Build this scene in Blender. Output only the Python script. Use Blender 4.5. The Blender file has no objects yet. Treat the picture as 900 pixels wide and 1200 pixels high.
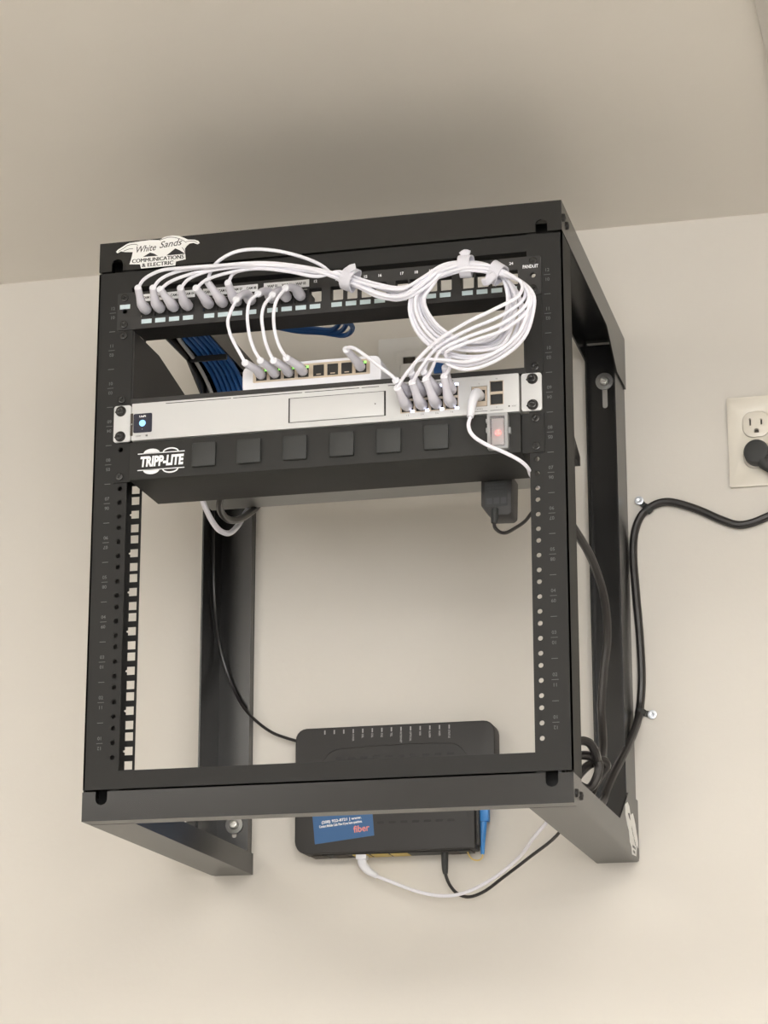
import bpy, bmesh, math, random
from mathutils import Vector, Matrix

# ------------------------------------------------------------------ camera, light, exposure
# All scene dimensions are written in millimetres from the bottom of the rack's lowest unit
# (x right, y towards the wall, z up); S and Z0 turn them into metres above the floor.
S, Z0 = 0.001, 1.95
def W(x, y, z): return Vector((x*S, y*S, z*S + Z0))
scene = bpy.context.scene
cam = bpy.data.cameras.new('camera'); camo = bpy.data.objects.new('camera', cam)
scene.collection.objects.link(camo)
camo.location = W(674.355, -2462.086, -456.978)
camo.rotation_euler = (1.84556, 0.00073, 0.24236)
cam.sensor_fit = 'VERTICAL'; cam.sensor_height = 36; cam.lens = 2898.33/1200*36
cam.clip_start = 0.05; cam.clip_end = 50
scene.camera = camo
world = bpy.data.worlds.new('room_world'); scene.world = world; world.use_nodes = True
world.node_tree.nodes['Background'].inputs[0].default_value = (1, 0.97, 0.93, 1)
world.node_tree.nodes['Background'].inputs[1].default_value = 0.05
scene.view_settings.view_transform = 'Standard'; scene.view_settings.look = 'None'
scene.view_settings.exposure = 0.05; scene.view_settings.gamma = 1.0
scene.view_settings.use_curve_mapping = False
DAYLIGHT = 9.0                  # emission of the glowing window panes added behind the camera for frontal light
LAMP = 13.0                      # emission of the unseen pendant diffusers added behind the camera
LAMP_SPOTS = [(-1150, -2000), (950, -2000), (950, -3400)]
D = 459.5                       # wall plane
CEIL = 747.8
COL = scene.collection
# measured cord paths, outlines and anchor points (millimetres)
LONG_CORDS = [
 [(-205.5,-34,524.4), (-198.1,-38.7,532), (-177.8,-43.3,538.9), (-147.4,-51.3,536.5), (-103.3,-51.3,535.3), (-54.7,-51.3,531.2), (-6.5,-51.3,522.2), (30.5,-53.5,506.1), (51.3,-53.5,496.3), (75.4,-55.4,483.4), (102.3,-56.5,478.6), (124.2,-55.9,491.9), (145,-52.7,508.8), (167.4,-48.8,513.4), (190.5,-48.2,509), (207.2,-49.7,493.6), (212.9,-47.9,468.6), (208.6,-50.4,443.8), (199.1,-50.4,426.7), (178.2,-49.4,422.4), (150,-48.4,434.2), (130.6,-48.4,454.1), (122.6,-49.4,476.7), (133.5,-51.7,491.3), (145.9,-52.6,509.4), (169.1,-56.9,509.3), (197,-57.9,502.9), (223.8,-64.9,485.7), (232.6,-68.9,474.8), (229.5,-72.9,462.1), (204.3,-74.9,448.5), (171.9,-72.9,436), (133.8,-64.2,417.7), (99.1,-46,391.5), (90.6,-38,382.4)],
 [(-188,-34,522.8), (-179.1,-38.7,530.2), (-157.9,-43.3,536), (-112.7,-52.3,534.9), (-54.4,-52.3,533.3), (-6.2,-52.3,523.3), (30.7,-54.6,510.6), (51.6,-54.6,500.8), (75.3,-55,491.8), (100.2,-54.1,488.3), (123.4,-52.2,500.6), (144.1,-48.4,513.7), (166.7,-45.1,516), (189.7,-44.4,510.9), (211.6,-50.8,491.3), (222.6,-54.7,466.2), (219.4,-51.7,443.4), (207.6,-51.7,416.9), (179.4,-50.7,412.9), (143.8,-49.7,422.2), (120.2,-49.7,446.8), (113.2,-50.7,473.7), (125.2,-52.8,495.1), (144.9,-48.2,509.2), (168.6,-54.3,507.4), (196.6,-56.2,500), (225.3,-65.8,484.2), (238,-67.8,468.5), (239.4,-69.8,450), (228.5,-70.8,421.4), (203.8,-70.8,402.1), (172.7,-65.8,395.8), (141.8,-56.9,403.8), (112.2,-46,407.6), (105.6,-38,398.4)],
 [(-179.5,-34,520.5), (-168.1,-38.7,526.2), (-143,-43.3,531.6), (-103.8,-43.7,535.8), (-57,-43.7,532.8), (-6.7,-43.7,523.1), (28.3,-45.4,511.3), (49.2,-45.4,501.5), (72.8,-45,485.9), (96.4,-45.9,479.3), (122.3,-47.8,493), (143.8,-47.6,502.9), (167,-46.9,507.4), (190.3,-47.6,502.3), (207,-41.2,496.4), (214,-38,476.4), (211,-40.3,448.6), (200,-40.3,426.8), (178.1,-39.3,424.8), (145.5,-38.3,433.9), (124.6,-38.3,455.6), (116.9,-39.3,479.8), (128.6,-43.2,496.1), (146.6,-55.8,500.1), (170.1,-61.7,502.5), (198.1,-63.8,497.4), (224.4,-58.2,486.8), (234.5,-62.2,474.4), (232.6,-66.2,459), (207.3,-68.2,442), (172.3,-66.2,430.4), (137.4,-59.1,415.8), (115.2,-46,395.9), (106.8,-38,386.9)],
 [(-156,-34,519.8), (-146.4,-38.7,527.2), (-125.4,-43.3,532.5), (-89.7,-48,533.3), (-46,-48,529.7), (-2.6,-48,519.6), (29.5,-50,510.9), (50.4,-50,501.1), (74,-50,486.9), (99.6,-50,482.8), (122.9,-50,497.6), (143.9,-48,508.3), (166.8,-46,511.7), (190,-46,506.6), (213.4,-46,490.2), (226.2,-44.9,467.3), (228.5,-46,441.2), (211.9,-46,416.3), (174.4,-45,406.7), (138.3,-44,416.7), (111.9,-44,444.5), (105.6,-45,474.3), (118.5,-48,499.7), (145.7,-52,504.6), (169.3,-58,505), (197.4,-60,498.7), (226.8,-62,484), (237.9,-66,470.4), (237.1,-70,452.7), (211.8,-72,432.9), (174.6,-70,422), (142.5,-62,411.5), (130,-46,398.5), (121.7,-38,389.4)],
 [(-137.9,-34,518.1), (-126.7,-38.7,524.3), (-103.7,-43.3,528.4), (-66.4,-44.7,530.9), (-27.6,-44.7,525.7), (1.3,-44.7,518), (28.5,-46.5,515.8), (49.5,-46.5,506), (72.7,-44.6,495), (95.4,-43.5,488), (121.5,-44.1,496.6), (142.9,-43.3,507.7), (166.2,-43.2,510.1), (189.5,-43.8,504.2), (208.7,-42.3,496.5), (217.4,-40.5,475.1), (215.2,-41.6,447.3), (203.1,-41.6,424), (174.7,-40.6,419.9), (143.5,-39.6,429.4), (121.2,-39.6,452.7), (113.8,-40.6,478.4), (125.9,-44.3,497.1), (145.6,-51.4,499.8), (169.5,-59.1,500.7), (197.7,-62.1,494.5), (226,-59.1,485.4), (239.6,-61.1,468.8), (240.3,-63.1,449.7), (229.4,-62.3,421.6), (203.3,-62.3,401.4), (171.2,-59.1,394.3), (143.5,-51.8,403.4), (126.1,-46,407.4), (119.6,-38,398.2)],
 [(-125.3,-34,525), (-120,-38.7,534.7), (-107.3,-51.3,540.7), (-87.8,-55,547.9), (-63.5,-55,549), (-32,-47,545.1), (6.7,-47,527.5), (29.2,-48.9,506.4), (50.2,-48.9,496.6), (74.2,-50.5,482.3), (101.1,-52.4,477.7), (123.7,-53.8,486.7), (144.9,-52.4,503.4), (167.6,-49.7,509.1), (190.7,-49.8,504.7), (211.9,-44.9,489.9), (223.4,-43.2,473.5), (224.8,-44.7,447), (209.1,-44.7,416.9), (174.2,-43.7,408.8), (140,-42.7,420.7), (114.8,-42.7,447.1), (108.2,-43.7,475.6), (120.8,-46.9,498.8), (146.7,-56.4,504.9), (169.9,-60.7,506.8), (197.7,-61.7,501.6), (228,-61.1,483.3), (239.9,-65.1,468.6), (240,-69.1,448.9), (214.7,-71.1,426.8), (175.8,-69.1,416.5), (148.2,-61.3,408.9), (149.8,-46,399.7), (141.5,-38,390.7)],
 [(-101.2,-34,520.7), (-94.5,-38.7,529.3), (-78.4,-43.3,531), (-55.3,-49,527.7), (-26.3,-49,521.5), (4.4,-49,513.2), (29.8,-51.1,515.5), (50.7,-51.1,505.7), (73.9,-49.5,497.1), (96.3,-47.6,492.4), (122,-46.2,499.6), (143,-43.6,513.1), (166.1,-42.3,514.4), (189.2,-42.2,508.5), (207.3,-47.1,497.3), (213.6,-45.8,472.4), (214.2,-47.3,441.7), (199.6,-47.3,430), (174.8,-46.3,424.2), (148.5,-45.3,433.8), (128.5,-45.3,454.4), (120.6,-46.3,477.6), (131.8,-49.1,492.9), (144.8,-47.6,504.4), (168.7,-55.3,503.1), (197,-58.3,495.8), (228.8,-62.9,482.1), (243.5,-64.9,464.8), (243.5,-66.9,445), (233.1,-67.1,416.6), (205.7,-67.1,395.4), (172,-62.9,388.4), (148.7,-54.7,399.7), (149.2,-46,410.2), (142.8,-38,401.1)]]
SHORT_CORDS = [
 [(-88.4,-44,496.5), (-93.7,-48,481.2), (-97.1,-46,472.3), (-96.2,-42,460.9), (-92.4,-38,450.1), (-86.3,-35,437.9), (-81.1,-31,427.5)],
 [(-64.2,-42,502), (-71.6,-48,492), (-74.6,-47,478.3), (-74.9,-42,462.9), (-73,-38,449.9), (-69,-35,438.4), (-63.9,-31,428.7)],
 [(-47.3,-44,498.1), (-54.5,-50,485.8), (-58,-48,473.1), (-58.2,-43,461.1), (-56.6,-39,448.2), (-53.5,-35,437), (-49,-31,427.5)],
 [(-33.3,-42,505.5), (-40.1,-50,491.3), (-44.1,-49,478.3), (-45.4,-43,461.5), (-42.8,-39,447), (-39.1,-35,436.8), (-34.4,-31,429)]]
UPLINK = [(32.7,-32,432.7), (38,-38,433), (44.7,-42,429.6), (55.6,-44,420.8), (68.1,-45,409.8), (79.3,-45,400.2), (86,-42,394.9), (88.8,-38,391.2)]
WAN_CORD = [(167.3,-30,346.6), (165.8,-32,337.6), (167.6,-32,329.9), (173,-32,322.9), (184.4,-30,315.1), (204,-24,306.1), (218.4,-14,298.6), (223.7,-4,293.7), (224.1,8,289.6)]
WAN_BOOT = [(173.7,-6,375.1), (170.4,-22,366.9), (167.3,-30,346.6)]
MODEM_WHITE = [(-69.8,437.5,-45.5), (-68.7,437.5,-54.8), (-62.4,437.5,-63.2), (-50.2,435.5,-71.1), (-30.9,434.5,-79), (1.8,429.5,-91.8), (35.3,419.5,-99), (64.4,404.5,-97.7), (107.6,369.5,-85.3), (147.7,319.5,-68.5), (172.1,269.5,-55.9)]
MODEM_BLACK = [(32.4,439.5,-37.4), (32.7,439.5,-64), (33.2,439.5,-70.2), (38.3,439.5,-83.6), (48,437.5,-94.3), (61.1,434.5,-99.1), (80.8,424.5,-95.8), (110.8,404.5,-81.1), (148.3,369.5,-63.9)]
ADAPTER_CORD = [(166.2,97,265), (167.1,97,260.1), (172,96,254.7), (179.4,92,251.7), (194.4,78,253.2), (208.2,60,255.1), (219,42,259)]
FIBER = [(78.4,441.5,-47.9), (77.8,441.5,-52), (73.6,441.5,-54.9), (66.3,441.5,-53.6), (61.2,441.5,-47.3), (59.2,441.5,-39.1)]
FIBER_BODY = [(81.7,441.5,9.5), (79.3,441.5,-18.2), (78.4,441.5,-47.9)]
THIN_CORD = [(-265,409.5,437.6), (-261.6,411.5,348.1), (-260.6,414.5,304.4), (-258.9,421.5,270.7), (-256.5,437.5,232.3), (-248.9,447.5,195.7), (-230.3,447.5,154.4), (-209.1,437.5,129.9), (-186.3,439.5,112), (-167,441.5,104), (-152.5,444.5,99.6)]
LOOP_WHITE = [(-171.5,97,322.8), (-171.9,108,315.8), (-173.8,130,309.9), (-176.1,160,305), (-177.3,190,303.8), (-174.8,215,307.2), (-173.9,245,323.4), (-174,272,344.5), (-173.4,294,362.2), (-171.1,300,375.6)]
LOOP_BLACK = [(-146.3,97,323), (-153.2,110,313.1), (-159,135,310.2), (-161.3,165,310.4), (-161.4,195,316.5), (-163,230,329.2), (-164.4,265,345.1), (-164.8,294,360.6), (-161.3,300,371.6)]
POWER_A = [(423.1,435.5,422.6), (430.8,437.5,414), (440.5,439.5,405.2), (454.9,445.5,394), (465.1,449.5,377.2), (458.9,453.5,361.5), (433.8,453.5,351.4), (413,453.5,344.3), (397.4,453.5,343.1), (377,453.5,351), (351.5,453.5,364.6), (325.8,453.5,375.1), (310.2,453.5,378.3), (295.3,453.5,375), (281.4,453.5,365.1), (272.4,453.5,347.2), (268.5,453.5,319.3), (270.2,453.5,270.7), (273.6,453.5,206.6), (274.1,453.5,153.9), (270.4,450.5,115.9), (267,418.5,85.3), (261.6,381.5,56.6), (253.1,353.5,29.1), (245.9,338.5,6.2)]
POWER_B = [(243.2,335,-4.1), (240.3,315,-15), (237.2,285,-19.4), (238.1,262,-15.3), (247.8,240,-3.9), (258.9,226,7.7), (264.4,222,14.4), (261.7,216,19.2), (253.4,208,16.3), (246.1,200,10.5), (239.2,195,2.4), (231.8,187,-9), (224.9,178,-8.3), (225.6,170,6.3), (234.6,168,14.9), (246.6,175,18.4), (255.8,182,16.4), (261.5,186,9.4), (258.3,186,-5.5), (250.3,182,-17.1), (238.9,172,-12.6), (230.1,160,2.6), (229.9,152,18), (238.5,152,26.9), (247.6,160,31.7), (254.9,166,29.6), (259.7,170,21.7), (259.1,190,13), (254.5,230,8.5), (249.8,280,26.8), (248.4,305,50.7), (246.5,315,77.4), (245.5,318,97.9), (249.6,318,142.8), (255.1,315,182.2), (255.4,300,219.3), (251.9,270,245.7), (247.3,240,262.7), (241.9,215,273.6), (234.8,190,286.4), (226.8,165,300), (217.1,140,313.5), (209.8,118,321.5)]
STICKER = [(-245.2,-1.4,584), (-242.7,-1.4,586.7), (-233.5,-1.4,591.8), (-229.3,-1.4,593.4), (-220.9,-1.4,594), (-205.7,-1.4,594.6), (-193.8,-1.4,593.4), (-187.2,-1.4,596.7), (-177.9,-1.4,597.5), (-170.3,-1.4,595.9), (-164.4,-1.4,593.3), (-159.8,-1.4,590.6), (-151.7,-1.4,589.8), (-147.3,-1.4,587.7), (-146,-1.4,585.3), (-148.6,-1.4,584), (-153.3,-1.4,586.2), (-158,-1.4,585.8), (-161.3,-1.4,583.1), (-163.2,-1.4,580.3), (-162.1,-1.4,567.4), (-173.5,-1.4,565.8), (-174.2,-1.4,561.1), (-214.5,-1.4,561.2), (-216,-1.4,566.4), (-228.6,-1.4,567.6), (-226.7,-1.4,573.6), (-224.9,-1.4,582), (-234.1,-1.4,582.9), (-239.2,-1.4,584.3), (-243.4,-1.4,582.4)]
STICKER_HILLS = [
 [(-212.7,-1.6,574.9), (-204.3,-1.6,579.3), (-199.2,-1.6,577.4), (-195,-1.6,574.6)],
 [(-184.8,-1.6,574), (-174.6,-1.6,581.5), (-169,-1.6,578.6), (-162.7,-1.6,573.9)]]
STICKER_LINES = [
 [(-242.2,-1.6,584.3), (-235.9,-1.6,587.6), (-231.2,-1.6,590.5), (-221.6,-1.6,590.9), (-219,-1.6,589.4)],
 [(-235.8,-1.6,584.2), (-229,-1.6,586.1), (-224.8,-1.6,586)],
 [(-193.7,-1.6,593), (-190.4,-1.6,594), (-182,-1.6,595.6), (-173.6,-1.6,594.1), (-166.8,-1.6,591), (-161.7,-1.6,587.3)],
 [(-161.7,-1.6,588.5), (-153.3,-1.6,588.2), (-148.6,-1.6,585.7)],
 [(-166.6,-1.6,581.8), (-164,-1.6,578.1), (-162.7,-1.6,574.2)]]
STK_TXT = [(-223,-1.6,581.2), (-195.1,-1.6,581.1), (-226.3,-1.6,568.7), (-163.4,-1.6,568.3), (-214,-1.6,562.7), (-175.3,-1.6,562.7)]
MLABEL = [(-131,424.3,30.8), (-55.9,424.3,38.2), (-51.1,424.3,-23.2), (-125.2,424.3,-31.4)]
MTEXT = [(-117.8,424.3,-5.8), (-120,424.3,-11.4), (-77.7,424.3,-19.1), (-55.9,424.3,-14.8), (-66.5,424.3,0.1), (-66,424.3,-5.1)]
MLED = [(-114.3,424.3,110.1), (42.2,424.3,110.8), (-97.8,424.3,71.4), (40.8,424.3,72.7), (-138.3,424.3,-5.5), (45.4,424.3,-10.2)]
SW_PORTS = [(-75.2,5,423.8), (-60.3,5,425.1), (-44.1,5,426.7), (-29.2,5,427.9), (-10.8,5,426.9), (5.1,5,427), (21,5,427), (36.4,5,428.3)]
UDM_PORTS = [(92.5,-4,371.9), (140,-4,371.9), (93.8,-4,385.8), (143.3,-4,387)]
PLATE = [(-28.7,453.5,601.2), (-20.9,453.5,592.4), (-11.9,453.5,582.4), (-10.2,399.5,564.1), (50.2,399.5,562.4), (50,399.5,545.5), (37,399.5,556.7)]
BLUE_LOOPS = [
 [(-8.1,40,504.2), (-4.4,70,512.6), (-8,95,514.7), (-22.4,115,512.7), (-51.6,125,519.8), (-83.8,130,527.6), (-95.6,135,533.5), (-122.1,140,542.9), (-153.5,140,552.1)],
 [(-1.2,40,499.5), (2.6,70,507.9), (-1,95,509.9), (-15.3,115,509), (-44.4,125,517.1), (-76.6,130,524.3), (-95.6,135,531.2), (-122,140,540.8), (-153.4,140,548.9)],
 [(5.7,40,492.8), (9.6,70,501.1), (6,95,503.1), (-8.2,115,504.2), (-37.3,125,513.3), (-69.4,130,520), (-95.6,135,528.9), (-122,140,538.7), (-153.4,140,545.7)]]
ADAPTER = [(153.5,97,317.5), (187,97,319), (151.2,97,286.4), (159.7,97,274.2), (184.4,97,272.5)]
SWB = [(-94.3,5,411.6), (61.3,5,440.9)]
TIES = [((40.9,-50,506.2),(19,0,-9.2)), ((169,-52,508.5),(18.6,0,-1.2)), ((202.6,-54,496.6),(14.5,0,-11))]

# ------------------------------------------------------------------ materials
def mat(name, col, rough=0.5, metal=0.0, bump=0.0, bscale=400, bdist=0.001, var=0.0, vscale=6, spec=0.5, trans=0.0, emit=None, estr=0, coat=0.0, ior=1.5):
    m = bpy.data.materials.new(name); m.use_nodes = True
    nt = m.node_tree; b = nt.nodes['Principled BSDF']
    b.inputs['Base Color'].default_value = (*col, 1); b.inputs['Roughness'].default_value = rough
    b.inputs['Metallic'].default_value = metal; b.inputs['Specular IOR Level'].default_value = spec
    b.inputs['IOR'].default_value = ior
    b.inputs['Transmission Weight'].default_value = trans; b.inputs['Coat Weight'].default_value = coat
    if emit: b.inputs['Emission Color'].default_value = (*emit, 1); b.inputs['Emission Strength'].default_value = estr
    tc = nt.nodes.new('ShaderNodeTexCoord')
    if var:
        n = nt.nodes.new('ShaderNodeTexNoise'); n.inputs['Scale'].default_value = vscale; n.inputs['Detail'].default_value = 5
        nt.links.new(tc.outputs['Object'], n.inputs['Vector'])
        r = nt.nodes.new('ShaderNodeValToRGB')
        r.color_ramp.elements[0].position = 0.3; r.color_ramp.elements[1].position = 0.7
        r.color_ramp.elements[0].color = (*[c*(1-var) for c in col], 1); r.color_ramp.elements[1].color = (*[min(1, c*(1+var)) for c in col], 1)
        nt.links.new(n.outputs['Fac'], r.inputs['Fac']); nt.links.new(r.outputs['Color'], b.inputs['Base Color'])
    if bump:
        n2 = nt.nodes.new('ShaderNodeTexNoise'); n2.inputs['Scale'].default_value = bscale; n2.inputs['Detail'].default_value = 3
        nt.links.new(tc.outputs['Object'], n2.inputs['Vector'])
        bp = nt.nodes.new('ShaderNodeBump'); bp.inputs['Strength'].default_value = bump; bp.inputs['Distance'].default_value = bdist
        nt.links.new(n2.outputs['Fac'], bp.inputs['Height']); nt.links.new(bp.outputs['Normal'], b.inputs['Normal'])
    return m
M = dict(
    wall=mat('beige_wall_paint', (0.668, 0.637, 0.588), 0.55, bump=0.25, bscale=90, var=0.02, vscale=3),
    ceil=mat('beige_ceiling_paint', (0.82, 0.78, 0.715), 0.6, bump=0.25, bscale=60, var=0.02, vscale=2),
    floor=mat('grey_vinyl_floor', (0.50, 0.49, 0.475), 0.4, var=0.1, vscale=8),
    rack=mat('black_powder_coat', (0.014, 0.0138, 0.0136), 0.27, bump=0.1, bscale=900, bdist=0.00004, spec=0.5),
    post=mat('black_textured_coat', (0.022, 0.0217, 0.0212), 0.6, bump=0.2, bscale=2200, bdist=0.0002, spec=0.25),
    panel=mat('black_panel_steel', (0.022, 0.021, 0.021), 0.5, bump=0.1, bscale=1800),
    strip=mat('black_textured_steel', (0.028, 0.028, 0.027), 0.62, bump=0.3, bscale=2500, spec=0.3),
    rubber=mat('black_rubber', (0.030, 0.032, 0.032), 0.6, bump=0.2, bscale=2500),
    dark=mat('deep_black_plastic', (0.008, 0.008, 0.008), 0.5),
    modem=mat('black_matte_plastic', (0.028, 0.027, 0.027), 0.5, bump=0.2, bscale=2500),
    white=mat('white_painted_metal', (0.60, 0.605, 0.61), 0.35),
    switch=mat('white_plastic', (0.78, 0.79, 0.85), 0.3),
    cord=mat('white_cord_jacket', (0.86, 0.86, 0.94), 0.4),
    boot=mat('translucent_grey_boot', (0.66, 0.65, 0.72), 0.3),
    velcro=mat('white_velcro', (0.76, 0.76, 0.84), 0.95, bump=0.8, bscale=1500),
    steel=mat('zinc_steel', (0.62, 0.61, 0.58), 0.35, metal=0.9),
    zincscrew=mat('bright_zinc_screw', (0.70, 0.74, 0.80), 0.3, metal=0.5),
    washer=mat('grey_zinc_washer', (0.33, 0.325, 0.31), 0.45, metal=0.5),
    screw=mat('dark_screw_metal', (0.045, 0.045, 0.045), 0.22, metal=0.7),
    cup=mat('black_nylon_cup', (0.015, 0.014, 0.014), 0.35),
    alu=mat('grey_aluminium', (0.30, 0.30, 0.29), 0.4, metal=0.3),
    portmetal=mat('port_shield_metal', (0.55, 0.47, 0.38), 0.35, metal=0.7),
    blue=mat('blue_cord_jacket', (0.02, 0.12, 0.40), 0.4),
    black_cord=mat('black_cord_jacket', (0.020, 0.018, 0.018), 0.30),
    ivory=mat('ivory_plate_plastic', (0.74, 0.70, 0.62), 0.3),
    greyplate=mat('grey_white_plate_plastic', (0.74, 0.735, 0.72), 0.35),
    slot=mat('slot_dark', (0.05, 0.04, 0.03), 0.6),
    label=mat('pale_blue_label', (0.60, 0.72, 0.76), 0.5),
    paper=mat('white_label_paper', (0.80, 0.81, 0.83), 0.5),
    ink=mat('black_ink', (0.015, 0.014, 0.015), 0.6),
    mark=mat('grey_marking_ink', (0.11, 0.11, 0.115), 0.6),
    lightmark=mat('light_grey_print', (0.34, 0.34, 0.34), 0.6),
    dimprint=mat('dim_grey_print', (0.05, 0.05, 0.055), 0.6),
    whiteink=mat('white_print', (0.85, 0.87, 0.90), 0.5),
    stick=mat('white_vinyl_sticker', (0.86, 0.86, 0.85), 0.4),
    bluelabel=mat('blue_label', (0.030, 0.12, 0.30), 0.4),
    coral=mat('coral_print', (0.75, 0.27, 0.25), 0.5),
    bluefib=mat('blue_connector_plastic', (0.05, 0.27, 0.70), 0.4),
    yellow=mat('yellow_fibre_jacket', (0.70, 0.52, 0.18), 0.45),
    gold=mat('yellow_port_plastic', (0.60, 0.45, 0.12), 0.5),
    clear=mat('clear_cover_plastic', (0.75, 0.76, 0.78), 0.25, trans=0.8, ior=1.3),
    clearedge=mat('frosted_cover_edge', (0.50, 0.51, 0.52), 0.4, trans=0.3, ior=1.3),
    screen=mat('display_glass', (0.020, 0.022, 0.04), 0.15),
    glow=mat('blue_display_dot', (0.2, 0.5, 0.9), 0.3, emit=(0.25, 0.60, 1.0), estr=1.1),
    red=mat('red_pilot_lamp', (0.8, 0.05, 0.05), 0.3, emit=(1.0, 0.06, 0.05), estr=9),
    ledw=mat('blue_white_led', (0.8, 0.85, 1), 0.3, emit=(0.72, 0.76, 1.0), estr=3.0),
    ledg=mat('green_led', (0.3, 0.9, 0.2), 0.3, emit=(0.35, 1.0, 0.15), estr=1.0),
    lamp=mat('lamp_diffuser', (0.9, 0.9, 0.9), 0.5, emit=(1.0, 0.965, 0.91), estr=LAMP),
    daylight=mat('daylit_white_blind', (0.9, 0.9, 0.9), 0.6, emit=(1.0, 0.985, 0.97), estr=DAYLIGHT),
    scuff=mat('grey_scuff', (0.57, 0.535, 0.48), 0.7),
)

# ------------------------------------------------------------------ helpers
ORG = {}
def tag(o, label, cat, group=None):
    o['label'] = label; o['category'] = cat
    if group: o['group'] = group
    return o
def thing(name, label, cat, loc, group=None):
    o = bpy.data.objects.new(name, None); COL.objects.link(o)
    o.location = W(*loc); o.empty_display_size = 0.02; ORG[o] = Vector(loc)
    return tag(o, label, cat, group)
def crom(P, n=6):
    P = [Vector(q) for q in P]; out = []
    Q = [P[0]*2-P[1]] + P + [P[-1]*2-P[-2]]
    for i in range(1, len(Q)-2):
        p0, p1, p2, p3 = Q[i-1:i+3]
        t0 = 0; t1 = t0+max(1e-3, (p1-p0).length**.5); t2 = t1+max(1e-3, (p2-p1).length**.5); t3 = t2+max(1e-3, (p3-p2).length**.5)
        for k in range(n):
            t = t1+(t2-t1)*k/n
            a1 = p0*((t1-t)/(t1-t0))+p1*((t-t0)/(t1-t0)); a2 = p1*((t2-t)/(t2-t1))+p2*((t-t1)/(t2-t1)); a3 = p2*((t3-t)/(t3-t2))+p3*((t-t2)/(t3-t2))
            b1 = a1*((t2-t)/(t2-t0))+a2*((t-t0)/(t2-t0)); b2 = a2*((t3-t)/(t3-t1))+a3*((t-t1)/(t3-t1))
            out.append(b1*((t2-t)/(t2-t1))+b2*((t-t1)/(t2-t1)))
    out.append(P[-1]); return out
def rr(x0, x1, z0, z1, r, n=4):
    out = []
    for cx, cz, a in ((x1-r, z1-r, 0), (x0+r, z1-r, 90), (x0+r, z0+r, 180), (x1-r, z0+r, 270)):
        for k in range(n+1):
            t = math.radians(a+90*k/n); out.append((cx+r*math.cos(t), cz+r*math.sin(t)))
    return out
def rect(x0, x1, z0, z1): return [(x0, z0), (x1, z0), (x1, z1), (x0, z1)]
def disc(cx, cz, r, n=12): return [(cx+r*math.cos(2*math.pi*k/n), cz+r*math.sin(2*math.pi*k/n)) for k in range(n)]
FRONT = lambda y: (lambda a, b, t: (a, y-t, b))      # drawing plane facing the room
SIDE = lambda x: (lambda a, b, t: (x+t, a, b))       # drawing plane facing right
def curve_mesh(cu):
    o = bpy.data.objects.new('tmp', cu); me = bpy.data.meshes.new_from_object(o)
    v = [tuple(q.co) for q in me.vertices]; f = [tuple(q.vertices) for q in me.polygons]
    bpy.data.objects.remove(o); bpy.data.meshes.remove(me); bpy.data.curves.remove(cu)
    return v, f
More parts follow.
